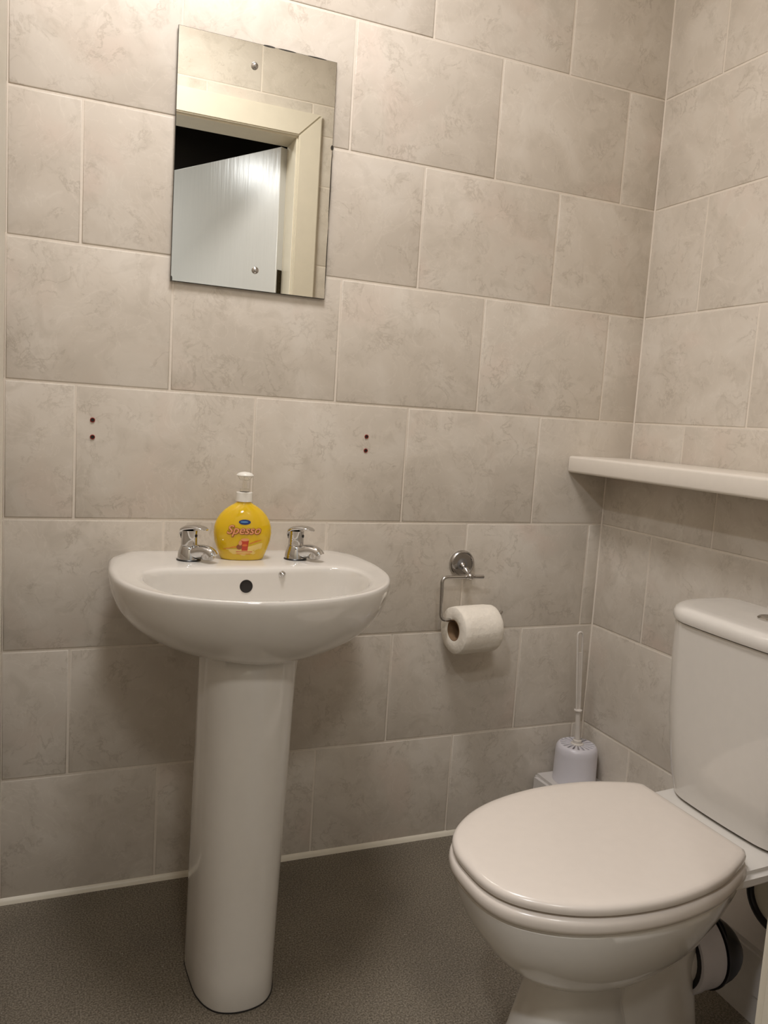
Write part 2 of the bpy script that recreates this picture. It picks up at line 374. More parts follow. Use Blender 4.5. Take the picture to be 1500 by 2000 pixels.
# low pipe boxing by the toilet
r_ = root('pipe_boxing', (1.53, -.5, 0), 'low white boxing along the foot of the right wall behind the toilet', 'boxing')
bm = bmesh.new(); pl = [(1.462, -.003), (XB-.001, -.003), (XB-.001, YF+.003), (1.44, YF+.003), (1.47, -.14)]
lo = [bm.verts.new((x, y, .052)) for x, y in pl]; hi = [bm.verts.new((x, y, .131)) for x, y in pl]
bm.faces.new(lo); bm.faces.new(hi)
for i in range(5): bm.faces.new((lo[i], lo[(i+1) % 5], hi[(i+1) % 5], hi[i]))
bmesh.ops.bevel(bm, geom=[e for e in bm.edges if not all(v.co.x > 1.55 for v in e.verts) and max(v.co.z for v in e.verts) > .13], offset=.009, segments=4, affect='EDGES')
fin(bm, 'boxing_panel', BOXP, r_)
bm = bmesh.new(); lo = [bm.verts.new((x+(.003 if x < 1.5 else 0), y, 0)) for x, y in pl]; hi = [bm.verts.new((x+(.003 if x < 1.5 else 0), y, .0512)) for x, y in pl]
bm.faces.new(lo); bm.faces.new(hi)
for i in range(5): bm.faces.new((lo[i], lo[(i+1) % 5], hi[(i+1) % 5], hi[i]))
fin(bm, 'boxing_plinth', BOXP, r_)
bm = bmesh.new(); lathe(bm, (1.4490, -.80, .085), [(.005, .001), (.005, -.0025), (.003, -.003)], 'x', 14); fin(bm, 'screw_hole_cap', DARK, r_)

# ================================================================= MIRROR
mx0, mx1, mz0, mz1 = .557, .861, 1.2015, 1.6545
r_ = root('wall_mirror', ((mx0+mx1)/2, 0, mz0), 'frameless rectangular wall mirror reflecting the doorway, above the basin', 'mirror')
bm = bmesh.new(); box(bm, (mx0, -.0078, mz0), (mx1, -.0040, mz1)); fin(bm, 'mirror_backing', MEDGE, r_)
bm = bmesh.new(); box(bm, (mx0+.0008, -.0086, mz0+.0008), (mx1-.0008, -.0078, mz1-.0008)); fin(bm, 'mirror_glass', MIRROR, r_, None)
for x, z, a, b in ((mx1-.0012, 1.494, .003, .005), (.725, mz1-.0008, .012, .0018), (.76, mz1-.0006, .018, .0013), (.82, mz1-.0006, .02, .0012), (mx0+.0015, mz0+.004, .0018, .005), (mx1-.0008, 1.42, .0010, .07), (mx1-.0008, 1.28, .0009, .06)):
    bm = bmesh.new(); lathe(bm, (x, -.0087, z), [(1, 0), (1, -.0001)], 'y', 14)
    for v in bm.verts: v.co.x = x+(v.co.x-x)*a; v.co.z = z+(v.co.z-z)*b
    o = fin(bm, 'worn_spot', MEDGE, r_, None); o['label'] = 'dark worn spot on the mirror edge'
for x, z in ((.6985, 1.613), (.7165, 1.240)):
    bm = bmesh.new(); lathe(bm, (x, -.0087, z), [(.0068, 0), (.0066, -.002), (.0052, -.0040), (.003, -.0052), (.0012, -.0056)], 'y', 24)
    fin(bm, 'mirror_screw', BRUSHED, r_)

# ================================================================= WALL PLUGS
i_ = 0
for x, z, lab in ((.4255, .9335, 'small red wall plug left of the basin, upper of its pair'), (.426, .902, 'small red wall plug left of the basin, lower of its pair'),
                  (.9725, .930, 'small red wall plug right of the soap bottle, upper of its pair'), (.9725, .9005, 'small red wall plug right of the soap bottle, lower of its pair')):
    r_ = root('wall_plug', (x, 0, z), lab, 'wall plug', 'red wall plugs left in the tiles')
    bm = bmesh.new(); rs = [ring((x, -.0002, z), .0046, 20, 'y'), ring((x, -.0022, z), .0044, 20, 'y'), ring((x, -.0024, z), .0034, 20, 'y'), ring((x, .0006, z), .0031, 20, 'y')]
    loft(bm, rs, True, False); fin(bm, 'plug_collar', RED, r_)
    bm = bmesh.new(); lathe(bm, (x, -.0012, z), [(.0031, 0), (.0031, -.0002)], 'y', 16); fin(bm, 'plug_bore', HOLE, r_)

# ================================================================= BASIN
BX = .703; BK = .05
half = [(.210, 0), (.240, -.06), (.2462, -.13), (.2462, -.20), (.236, -.28), (.208, -.35), (.163, -.405), (.10, -.443), (.05, -.458), (0, -.463)]
full = half + [(-a, b) for a, b in half[:-1]][::-1]
outer_poly = resample(full, 0, sharp=(0, len(full)-2, len(full)-1))
NB = 128; CB = (0, -.26)
ihalf = [(0, -.178), (.10, -.177), (.155, -.180), (.185, -.205), (.194, -.255), (.183, -.320), (.150, -.378), (.095, -.418), (.045, -.433), (0, -.437)]
ifull = ihalf + [(-a, b) for a, b in ihalf[1:-1]][::-1]
inner_poly = resample(ifull, 0)
OUT = polar(outer_poly, CB, NB); INN = polar(inner_poly, CB, NB)
def shp(a, b, z): return (BX+a+BK*b, b-.001, z)
def under(z, sx, sy, y0=-.02): return [shp(a*sx, y0+(b-y0)*sy if b < y0 else b, z) for a, b in OUT]
def mixr(t, z, zf=None): return [shp(a*(1-t)+c*t, b*(1-t)+d_*t, z) for (a, b), (c, d_) in zip(OUT, INN)]
def inn(s, z, yc=-.27): return [shp(a*s, yc+(b-yc)*s, z) for a, b in INN]
rs = [under(.5620, .34, .76), under(.5622, .41, .775), under(.5645, .50, .79), under(.5700, .61, .815), under(.5790, .72, .85), (under(.5935, .82, .89)), under(.6110, .898, .928), under(.6310, .952, .960),
      under(.650, .980, .982), under(.665, .992, .993), under(.677, 1, 1), under(.684, .999, .999)]
rs += [mixr(.05, .6885), mixr(.13, .6900), mixr(.24, .6895), mixr(.45, .6880), mixr(.72, .6875), mixr(.88, .6865), mixr(.97, .6845)]
rs += [inn(1.0, .681), inn(.988, .674), inn(.972, .658), inn(.945, .635), inn(.90, .612), inn(.82, .592), inn(.68, .578), inn(.48, .570), inn(.25, .566), inn(.09, .564)]
bas = root('wash_basin', (BX, 0, .52), 'white ceramic wash basin with two chrome taps on a pedestal under the mirror', 'basin')
bm = bmesh.new(); loft(bm, rs); fin(bm, 'bowl', CERAMIC, bas, 60)
# overflow, chain eyelet, waste
def bowl_pt(px_x, z):  # back face of the bowl at height z (y)
    prof = [(.681, 1.0), (.674, .988), (.658, .972), (.635, .945)]
    s = 1
    for (z0, s0), (z1, s1) in zip(prof, prof[1:]):
        if z1 <= z <= z0: s = s0+(s1-s0)*(z0-z)/(z0-z1)
    return -.27+(-.177+.27)*s - .001
ox, oz = .6855, .6525; oy = bowl_pt(0, oz)
bm = bmesh.new(); tl = lambda r, f: [(x_, y_-f-(oz-z_)*.11, z_) for x_, y_, z_ in ring((ox, oy, oz), r, 28, 'y')]
loft(bm, [tl(.0122, .0005), tl(.0112, .0022), tl(.0100, .0016)], False, True); fin(bm, 'overflow_hole', HOLE, bas)
ex, ez = .752, .6735; ey = bowl_pt(0, ez)
bm = bmesh.new(); lathe(bm, (ex, ey-.0005, ez), [(.0062, 0), (.0062, -.0025), (.0045, -.004), (.003, -.003)], 'y', 20); lathe(bm, (ex, ey-.003, ez), [(.0024, 0), (.003, -.004), (.0012, -.006)], 'y', 14)
fin(bm, 'chain_eyelet', CHROME, bas)
bm = bmesh.new(); lathe(bm, (BX-.013, -.271, .5645), [(.022, 0), (.022, .002), (.018, .003), (.012, .001), (.004, .0008)], 'z', 24); fin(bm, 'waste', CHROME, bas)
# hairline crack low on the right flank of the bowl
kk = min(range(NB), key=lambda i: abs(math.atan2(OUT[i][1]-CB[1], OUT[i][0]-CB[0])-.20)); cr = []
for (z, sx, sy), dk in (((.668, .994, .995), 2), ((.660, .988, .989), 1), ((.650, .980, .982), 1), ((.640, .966, .971), 0), ((.631, .952, .960), -1)):
    p = under(z, sx, sy)[kk+dk]; cr.append((p[0]+.0002, p[1]-.0001, p[2]))
bm = bmesh.new(); tube(bm, cr, [.0002, .0006, .0007, .0006, .0002], 6); o = fin(bm, 'hairline_crack', HOLE, bas); o['label'] = 'thin dark crack in the glaze below the rim'
# pedestal
def pedring(z, cx, hw, yf, yb=-.262):
    h = [(hw*.97, yb), (hw, yb-.012), (hw*.998, yb-.03), (hw*.96, yf+.076), (hw*.89, yf+.050), (hw*.76, yf+.028), (hw*.57, yf+.012), (hw*.31, yf+.003), (0, yf)]
    f = h + [(-a, b) for a, b in h[:-1]][::-1]
    pp = polar(resample(f, 0, sharp=(0, 1, len(f)-3, len(f)-2, len(f)-1)), (0, (yf+yb)/2), 96)
    return [(cx+a, b, z) for a, b in pp]
ped = root('basin_pedestal', (.66, -.3, 0), 'tall white ceramic pedestal standing on the grey floor beneath the basin', 'pedestal')
bm = bmesh.new()
rs = [pedring(0, .6535, .0700, -.420), pedring(.004, .6535, .0706, -.421)] + [pedring(.05+.51*t, .654+.0225*t, .0706+.0154*t, -.417+.071*t, -.262+.012*t) for t in (0, .2, .4, .6, .8, .9, 1)] + [pedring(.5615, .6765, .084, -.344, -.25)]
loft(bm, rs, True, True); p_ = fin(bm, 'column', CERAMIC, ped, 50)
bm = bmesh.new(); loft(bm, [pedring(.0004, .6535, .0712, -.4222), pedring(.0020, .6535, .0710, -.4220)]); fin(bm, 'dark_foot_line', HOLE, ped)  # thin dark band round the foot of the column

# taps
TZ = .6875
def tap(x, y, label):
    t = root('pillar_tap', (x, y, TZ), label, 'tap', 'chrome taps on the basin')
    bm = bmesh.new(); lathe(bm, (x, y, TZ), [(.0225, 0), (.0225, .0015), (.0212, .003)], n=36); fin(bm, 'gasket', DARK, t)
    bm = bmesh.new(); lathe(bm, (x, y, TZ), [(.0212, .0015), (.0208, .006), (.0195, .014), (.0172, .021), (.0158, .0262), (.0150, .0272)], n=40); fin(bm, 'tap_body', CHROME, t)
    # spout: swells out of the body and ends in a rounded head with a short outlet
    bm = bmesh.new(); pts = [(x, y+.002, TZ+.012), (x, y-.012, TZ+.0145), (x, y-.024, TZ+.0185), (x, y-.034, TZ+.0200), (x, y-.043, TZ+.0185), (x, y-.0485, TZ+.0150), (x, y-.0505, TZ+.0115)]
    sm = smooth_path(pts, .01, 4); tube(bm, sm, [.0145-.0028*min(1, i/(len(sm)*.6)) for i in range(len(sm))], 24)
    fin(bm, 'spout', CHROME, t, 60)
    bm = bmesh.new(); lathe(bm, (x, y-.041, TZ+.017), [(.0118, .002), (.0122, -.004), (.0118, -.0105), (.0098, -.0118), (.006, -.0108)], n=28); fin(bm, 'outlet', CHROME, t)
    # lever: barrel and a curved cap running forward
    bm = bmesh.new(); lathe(bm, (x, y, TZ), [(.0150, .0280), (.0152, .030), (.0148, .040), (.0146, .050), (.0150, .0560)], n=36)
    fin(bm, 'lever_barrel', CHROME, t)
    bm = bmesh.new(); rr = []
    for u, zt, th, hw in ((.0160, .0485, .010, .0050), (.0150, .0560, .010, .0110), (.0120, .0610, .010, .0142), (.004, .0650, .0105, .0158), (-.008, .0668, .0095, .0158), (-.020, .0662, .0060, .0146), (-.030, .0640, .0040, .0122), (-.0355, .0612, .0026, .0080), (-.0375, .0598, .0012, .0030)):
        rg = []
        for k in range(20):
            a = 2*math.pi*k/20; ca, sa = math.cos(a), math.sin(a)
            rg.append((x+hw*math.copysign(abs(ca)**.8, ca), y+u, TZ+zt-th/2+th/2*math.copysign(abs(sa)**.8, sa)))
        rr.append(rg)
    loft(bm, rr); fin(bm, 'lever', CHROME, t, 60)
    bm = bmesh.new(); lathe(bm, (x, y-.0147, TZ+.0465), [(.0030, 0), (.0030, -.0009), (.0016, -.0012)], 'y', 14); fin(bm, 'index_button', DARK, t); t.rotation_euler = (0, 0, math.radians(46))
tap(.5935, -.104, 'chrome lever tap on the basin, left of the yellow soap bottle')
tap(.7985, -.104, 'chrome lever tap on the basin, right of the yellow soap bottle')

# ================================================================= SOAP BOTTLE
SX, SY, SZ = .6945, -.096, .6880
prof = [(0, .038, .021), (.002, .0405, .0225), (.008, .0430, .024), (.020, .0480, .026), (.035, .0528, .0275), (.050, .0545, .028), (.062, .0538, .0275), (.074, .0500, .026), (.085, .0435, .0235), (.094, .0350, .0205), (.101, .0255, .017), (.1055, .0175, .0145), (.109, .0135, .0135), (.113, .0130, .0130)]
def sprof(z):
    for (z0, a0, b0), (z1, a1, b1) in zip(prof, prof[1:]):
        if z0 <= z <= z1:
            t = (z-z0)/(z1-z0); return a0+(a1-a0)*t, b0+(b1-b0)*t
    return prof[-1][1:]
YAW = -.10
soap = root('soap_bottle', (SX, SY, SZ), 'yellow pump bottle of liquid hand soap standing between the two taps', 'soap bottle')
def srot(x, y, z):
    c, s = math.cos(YAW), math.sin(YAW); return (SX+x*c-y*s, SY+x*s+y*c, SZ+z)
bm = bmesh.new(); rs = []
zz = [prof[0][0]]+[prof[i][0]+(prof[i+1][0]-prof[i][0])*k/2 for i in range(len(prof)-1) for k in (1, 2)]
for z in zz:
    a, b = sprof(z); rs.append([srot(a*math.cos(2*math.pi*k/48), b*math.copysign(abs(math.sin(2*math.pi*k/48))**.9, math.sin(2*math.pi*k/48)), z) for k in range(48)])
loft(bm, rs); fin(bm, 'bottle', SOAP, soap, 60)
def front(x, z, lift=.0005):
    a, b = sprof(z); t = max(0, 1-(x/a)**2); return -b*(t**.5)**.9-lift
def decal(name, pts, m, lift, label=None):
    """flat printed patch: fan of small quads following the bottle front; pts is a closed outline (x,z)"""
    bm = bmesh.new(); cx = sum(p[0] for p in pts)/len(pts); cz = sum(p[1] for p in pts)/len(pts); n = len(pts); rgs = []
    for s in (.02, .25, .5, .75, 1):
        rgs.append([srot(cx+(p[0]-cx)*s, front(cx+(p[0]-cx)*s, cz+(p[1]-cz)*s, lift), cz+(p[1]-cz)*s) for p in pts])
    loft(bm, rgs, True, False); o = fin(bm, name, m, soap, 80)
    if label: o['label'] = label
    return o
ell = lambda cx, cz, a, b, n=28: [(cx+a*math.cos(2*math.pi*k/n), cz+b*math.sin(2*math.pi*k/n)) for k in range(n)]
decal('label_panel', [(-.033, .022), (-.020, .0125), (0, .0095), (.020, .0125), (.034, .024), (.036, .034), (.030, .0335), (.012, .028), (-.008, .024), (-.022, .0215)], LBL_CREAM, .0003)
decal('label_stripe', [(-.037, .0205), (-.018, .0255), (-.008, .0265), (-.008, .0283), (-.020, .0265), (-.037, .0215)], LBL_ORG, .0006)
decal('label_stripe', [(.010, .032), (.024, .0365), (.033, .039), (.033, .0402), (.022, .0378), (.010, .0335)], LBL_ORG, .0006)
decal('label_emblem', ell(.000, .0735, .0112, .0048), LBL_BLUE, .0006, 'dark blue oval emblem with a pale bar')
decal('label_emblem_bar', ell(-.001, .0738, .0072, .0016), LBL_LB, .0009)
decal('label_picture', [(-.0040, .0195), (.0070, .0195), (.0090, .0415), (-.0060, .0415)], LBL_RED, .0007, 'red drinking glass printed on the label')
decal('label_picture', ell(.0015, .0405, .0078, .0028), LBL_PINK, .0009, 'pale rim of the printed glass')
decal('label_picture', ell(.0015, .0300, .0048, .0022), LBL_ORG, .0009)
decal('label_picture', ell(-.0085, .0265, .0052, .0050), LBL_DK, .0007, 'small brown printed fruit')
decal('label_picture', ell(-.0070, .0340, .0030, .0050), LBL_PINK, .0007)
decal('label_line', [(-.014, .0165), (.016, .0165), (.016, .0178), (-.014, .0178)], LBL_RED, .0007)
decal('label_line', [(-.013, .0125), (.013, .0125), (.013, .0136), (-.013, .0136)], LBL_ORG, .0007)
def bottle_text(body, size, x, z, m, lift, shear=.25, off=0):
    cu = bpy.data.curves.new('label_text', 'FONT'); cu.body = body; cu.size = size; cu.align_x = 'CENTER'; cu.shear = shear; cu.offset = off; cu.resolution_u = 4
    tmp = bpy.data.objects.new('tmp', cu); COL.objects.link(tmp); dg = bpy.context.evaluated_depsgraph_get(); dg.update()
    me = bpy.data.meshes.new_from_object(tmp.evaluated_get(dg)); bpy.data.objects.remove(tmp)
    b2 = bmesh.new(); b2.from_mesh(me)
    for _ in range(2): bmesh.ops.subdivide_edges(b2, edges=[e for e in b2.edges if e.calc_length() > .002], cuts=1)
    bmesh.ops.triangulate(b2, faces=b2.faces)
    for v in b2.verts:
        px, pz = v.co.x+x, v.co.y+z; v.co = srot(px, front(px, pz, lift), pz)
    me2 = bpy.data.meshes.new('label_text'); b2.to_mesh(me2); b2.free(); return link('label_text', me2, m, soap)
bottle_text('Spesso', .0228, -.0015, .0512, LBL_DK, .0012, .32, .0011)
bottle_text('Spesso', .0228, -.0020, .0516, LBL_PINK, .0016, .32, .0002)
c0 = srot(0, 0, 0)
bm = bmesh.new(); rs = []
for z, r in ((.1100, .0150), (.1105, .0156), (.1270, .0150), (.1280, .0140)):
    rs.append([(c0[0]+r*(1+(.03 if k % 2 else 0))*math.cos(2*math.pi*k/48), c0[1]+r*(1+(.03 if k % 2 else 0))*math.sin(2*math.pi*k/48), SZ+z) for k in range(48)])
loft(bm, rs); fin(bm, 'cap', CAPW, soap)
bm = bmesh.new(); lathe(bm, (c0[0], c0[1], SZ), [(.0085, .1280), (.0085, .1335), (.0075, .1340), (.0045, .1342), (.0040, .1520)], n=24); fin(bm, 'pump_stem', CLEARP, soap)
bm = bmesh.new(); lathe(bm, (c0[0], c0[1], SZ), [(.0150, .1585), (.0163, .1592), (.0160, .1605), (.0130, .1632), (.0080, .1652), (.002, .1660)], n=32)
fin(bm, 'pump_head', CAPW, soap)
bm = bmesh.new(); lathe(bm, (c0[0], c0[1], SZ), [(.0075, .1500), (.0100, .1520), (.0130, .1560), (.0150, .1584)], n=24); tube(bm, [srot(0, -.004, .1545), srot(0, -.026, .1545)], .0042, 12)
fin(bm, 'pump_nozzle', CLEARP, soap)

# ================================================================= TOILET ROLL HOLDER
hd = root('toilet_roll_holder', (1.222, 0, .655), 'satin metal toilet roll holder with round rose, screwed to the tiles right of the basin', 'toilet roll holder')
c = (1.222, -.0002, .6545)
bm = bmesh.new(); rs = [ring((c[0], c[1]-h, c[2]), r, 44, 'y') for r, h in ((.0305, 0), (.0310, .004), (.0298, .0080), (.0275, .0098), (.0250, .0090), (.0238, .0068))]
loft(bm, rs); fin(bm, 'rose_ring', BRUSHED, hd)
bm = bmesh.new(); lathe(bm, c, [(.0239, -.0066), (.018, -.0064), (.0085, -.0072), (.006, -.009)], 'y', 40); fin(bm, 'rose_plate', DISHM, hd)
sp = (1.2225, -.046, .6335)
bm = bmesh.new(); A = Vector((c[0], -.007, c[2]-.002)); B = Vector(sp)
tube(bm, [A+(B-A)*t for t in (0, .12, .16, .30, .42, .50, .62, .80, 1)], [.0075, .0068, .0045, .0042, .0078, .0078, .0046, .0040, .0060], 20); fin(bm, 'stem', BRUSHED, hd, 60)
bm = bmesh.new(); bmesh.ops.create_uvsphere(bm, u_segments=20, v_segments=12, radius=.0082, matrix=Matrix.Translation(sp)); lathe(bm, sp, [(.0058, -.011), (.0062, -.006), (.0062, .006), (.0058, .011)], 'x', 18); fin(bm, 'knuckle', BRUSHED, hd, 60)
bm = bmesh.new(); y = sp[1]
tube(bm, smooth_path([(1.2565, y, .6325), (1.153, y, .6325), (1.155, y-.004, .5375), (1.290, y-.012, .5375), (1.309, y-.003, .5520)], .014, 8), .0041, 16); fin(bm, 'arm', BRUSHED, hd, 60)
# roll
RX0, RX1, RY, RZ, RR = 1.179, 1.280, -.0600, .5175, .0530
rl = root('toilet_roll', ((RX0+RX1)/2, RY, RZ), 'white toilet roll hanging on the metal holder right of the basin', 'toilet roll')
bm = bmesh.new(); n = 64; rs = []
def rr_(x, r, ph=0):
    out = []
    for k in range(n):
        t = 2*math.pi*k/n; q = r*(1+.008*math.sin(3*t+1)+.005*math.sin(7*t+x*60)+.004*math.sin(17*t+x*25)) if r > .03 else r
        out.append((x, RY+q*math.cos(t), RZ+q*math.sin(t)))
    return out
seq = [(RX0+.001, .0235), (RX0, .0250), (RX0+.0002, .034), (RX0+.0003, .0500), (RX0+.0025, .0520)] + [(RX0+.0025+(RX1-RX0-.005)*k/8, RR) for k in range(1, 8)] + [(RX1-.0025, .0520), (RX1, .0500), (RX1, .0250), (RX1-.001, .0235)]
rs = [rr_(x, r) for x, r in seq]; rs.append(rs[0])
vs = [[bm.verts.new(p) for p in r] for r in rs[:-1]]
for a, b in zip(vs, vs[1:]+[vs[0]]):
    for i in range(n): bm.faces.new((a[i], a[(i+1) % n], b[(i+1) % n], b[i]))
fin(bm, 'paper', PAPER, rl, 50)
bm = bmesh.new(); rs = [ring((RX0+.0005, RY, RZ), .0234, 40, 'x'), ring((RX1-.0005, RY, RZ), .0234, 40, 'x'), ring((RX1-.0005, RY, RZ), .0222, 40, 'x'), ring((RX0+.0005, RY, RZ), .0222, 40, 'x')]
vs = [[bm.verts.new(p) for p in r] for r in rs]
for a, b in zip(vs, vs[1:]+[vs[0]]):
    for i in range(40): bm.faces.new((a[i], a[(i+1) % 40], b[(i+1) % 40], b[i]))
fin(bm, 'cardboard_core', CARD, rl, 50); rl.rotation_euler = (0, 0, math.radians(6))

# ================================================================= TOILET BRUSH
TX, TY, TZ0 = 1.540, -.066, .1312
br = root('toilet_brush', (TX, TY, TZ0), 'white plastic toilet brush upright in its round holder in the corner', 'toilet brush')
bm = bmesh.new(); lathe(bm, (TX, TY, TZ0), [(.0522, 0), (.0522, .003), (.0512, .006), (.0500, .070), (.0490, .082), (.0455, .088), (.0415, .0905), (.040, .0905), (.040, .086)], n=56, cap1=False)
fin(bm, 'holder_cup', WPLAST, br, 50)
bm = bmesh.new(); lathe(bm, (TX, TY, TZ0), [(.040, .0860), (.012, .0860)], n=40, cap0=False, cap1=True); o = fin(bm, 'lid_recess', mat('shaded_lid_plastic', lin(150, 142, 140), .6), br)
NS = 18
def lean(bm):
    for v in bm.verts: v.co.x -= .075*max(0, v.co.z-TZ0-.0915)
for k in range(NS):
    bm = bmesh.new(); t = 2*math.pi*(k+.5)/NS; er = Vector((math.cos(t), math.sin(t), 0)); et = Vector((-er.y, er.x, 0)); C0 = Vector((TX, TY, TZ0))
    rs = []
    for r, hw, z in ((.0125, .0010, .0905), (.026, .0024, .0912), (.0405, .0048, .0905)):
        p = C0+er*r
        rs.append([p-et*hw+Vector((0, 0, .0862)), p-et*hw+Vector((0, 0, z-.0006)), p-et*hw*.6+Vector((0, 0, z)), p+et*hw*.6+Vector((0, 0, z)), p+et*hw+Vector((0, 0, z-.0006)), p+et*hw+Vector((0, 0, .0862))])
    loft(bm, rs); fin(bm, 'lid_rib', WPLAST, br)
bm = bmesh.new(); lathe(bm, (TX, TY, TZ0), [(.0150, .0865), (.0155, .0915), (.0130, .0935), (.0105, .0935), (.0105, .100), (.0070, .1015), (.0062, .14), (.0058, .172)], n=32); lean(bm); fin(bm, 'shaft', HANDLE, br, 40)
bm = bmesh.new(); lathe(bm, (TX, TY, TZ0), [(.0060, .171), (.0098, .1735), (.0098, .1760), (.0055, .178)], n=28); lean(bm); fin(bm, 'collar', HANDLE, br)
bm = bmesh.new(); top = .372
# long loop handle: two rails joined by a rounded end and a web in the lower part
cx_, z0_ = TX, TZ0
path = [(cx_-.0045, TY, z0_+.177), (cx_-.0072, TY, z0_+top-.012)] + [(cx_-.0072*math.cos(a*math.pi/8), TY, z0_+top-.012+.0075*math.sin(a*math.pi/8)) for a in range(1, 8)] + [(cx_+.0072, TY, z0_+top-.012), (cx_+.0045, TY, z0_+.177)]
tube(bm, path, .0026, 10)
wb = [(-.0045, .177), (.0045, .177), (.0066, .318), (-.0066, .318)]
a_ = [bm.verts.new((cx_+x, TY-.0016, z0_+z)) for x, z in wb]; b_ = [bm.verts.new((cx_+x, TY+.0016, z0_+z)) for x, z in wb]
bm.faces.new(a_); bm.faces.new(b_)
for i in range(4): bm.faces.new((a_[i], a_[(i+1) % 4], b_[(i+1) % 4], b_[i]))
lean(bm); fin(bm, 'handle', HANDLE, br, 50)

# ================================================================= TOILET
TK = .075
def tp(X, v, z): return (X, -.7165+TK*(X-.872)+v, z)
lh = [(0, 0), (.045, .0035), (.084, .020), (.117, .052), (.143, .094), (.161, .147), (.1705, .212), (.1690, .272), (.1585, .330), (.139, .380), (.128, .402), (.119, .4125), (.105, .4155)]
lid_half = [(v*.950, .876+u) for v, u in lh]                     # (v, X)
lid_full = lid_half + [(-v, X) for v, X in lid_half[1:]][::-1]
LPOLY = resample(lid_full, 0, sharp=(len(lid_half)-1,))
LC = (0, 1.09); NL = 120
LID = polar(LPOLY, LC, NL)
def lring(off, z, s=None, zfun=None, back=1.30):
    out = []
    for v, X in LID:
        dv, dX = v-LC[0], X-LC[1]; L_ = math.hypot(dv, dX)
        k = (L_+off)/L_ if s is None else s
        out.append(tp(LC[1]+dX*k, dv*k, z))
    return out
wc = root('toilet', (1.2, -.71, 0), 'white close-coupled toilet with its lid down, in the right corner', 'toilet')
bm = bmesh.new(); loft(bm, [lring(-.006, .3705), lring(-.001, .3715), lring(0, .3745), lring(0, .3790), lring(-.002, .3825), lring(-.007, .3848), lring(-.018, .3860), lring(0, .3868, .75), lring(0, .3872, .4), lring(0, .3873, .05)])
fin(bm, 'lid', PLASTIC, wc, 60)
bm = bmesh.new(); loft(bm, [lring(-.030, .3440), lring(-.004, .3440), lring(.0015, .3475), lring(.0035, .3535), lring(.0030, .3600), lring(.0010, .3650), lring(-.006, .3675), lring(-.030, .3680)])
fin(bm, 'seat', PLASTIC, wc, 60)
def pring(z, x0, x1, hw, dy=0, p=2.4, n=NL):
    """rounded section from x0 (front) to x1 (back), half width hw"""
    cx, a = (x0+x1)/2, (x1-x0)/2; out = []
    for k in range(n):
        t = 2*math.pi*(k+.5)/n; c_, s_ = math.cos(t), math.sin(t)
        out.append(tp(cx+a*math.copysign(abs(s_)**(2/p), s_), hw*math.copysign(abs(c_)**(2/p), c_)+dy, z))
    return out
def eggring(z, k, sh_=0, kv=None):
    kv = k if kv is None else kv
    return [tp(LC[1]+(X-LC[1])*k+sh_, v*kv, z) for v, X in LID]
bm = bmesh.new()
loft(bm, [eggring(.188, .20, .01), eggring(.191, .34, .01), eggring(.200, .49, .008), eggring(.217, .62, .006), eggring(.239, .735, .004), eggring(.264, .83, .002), eggring(.290, .90, 0), eggring(.314, .95, 0), eggring(.330, .975, 0), eggring(.340, .985, 0), eggring(.3435, .97, 0)])
def rbx(x0, x1, hw0, hw1, z0, z1, bev=.008):
    vs = []
    for z in (z0, z1):
        for x, hw, s in ((x0, hw0, -1), (x0, hw0, 1), (x1, hw1, 1), (x1, hw1, -1)): vs.append(bm.verts.new(tp(x, s*hw, z)))
    fs = [(0, 1, 2, 3), (4, 5, 6, 7)] + [(i, (i+1) % 4, 4+(i+1) % 4, 4+i) for i in range(4)]
    ff = [bm.faces.new([vs[i] for i in f]) for f in fs]
    es = list({e for f in ff for e in f.edges})
    bmesh.ops.bevel(bm, geom=es, offset=bev, segments=3, affect='EDGES')
rbx(1.19, 1.53, .126, .134, .330, .356, .008)      # deck that carries the cistern
# waisted foot and trapway
loft(bm, [pring(0, .955, 1.215, .088, p=3), pring(.006, .953, 1.217, .090, p=3), pring(.03, .962, 1.205, .082, p=3), pring(.08, .985, 1.175, .068, p=2.8), pring(.14, 1.000, 1.16, .060, p=2.6), pring(.18, 1.012, 1.165, .062, p=2.4), pring(.235, .985, 1.20, .085, p=2.2)])
loft(bm, [pring(0, 1.10, 1.335, .078, p=3), pring(.006, 1.10, 1.337, .080, p=3), pring(.04, 1.10, 1.325, .060, p=3), pring(.12, 1.10, 1.315, .052, p=3), pring(.20, 1.10, 1.310, .052, p=3), pring(.26, 1.12, 1.33, .060, p=2.6), pring(.325, 1.14, 1.40, .085, p=2.6)])
OY = tp(1.38, 0, 0)[1]; OZ = .150
tube(bm, [(1.20, OY, OZ+.01), (1.25, OY, OZ+.004), (1.29, OY, OZ), (1.307, OY, OZ)], [.050, .052, .0525, .0525], 36)
fin(bm, 'pan', CERAMIC, wc, 45)
bm = bmesh.new(); lathe(bm, (1.293, OY, OZ), [(.0525, .0), (.0605, .0), (.0605, .002), (.054, .003)], 'x', 44); fin(bm, 'rubber_seal', DARK, wc)
bm = bmesh.new(); rs = [ring((1.293+h, OY, OZ), r, 48, 'x') for r, h in ((.0600, .001), (.0660, .001), (.0675, .004), (.0675, .016), (.0650, .018), (.0650, .034), (.0660, .036), (.0660, .048), (.062, .050))]
loft(bm, rs, False, True); fin(bm, 'pan_connector', WPLAST, wc)
bm = bmesh.new(); lathe(bm, (1.3435, OY, OZ), [(.0690, 0), (.0690, .003), (.060, .004)], 'x', 44)
tube(bm, smooth_path([(1.345, OY-.003, OZ-.004), (1.358, OY-.005, OZ-.012), (1.364, OY-.004, OZ-.020)], .01, 5), .056, 32)
fin(bm, 'soil_bend', DARK, wc, 60)
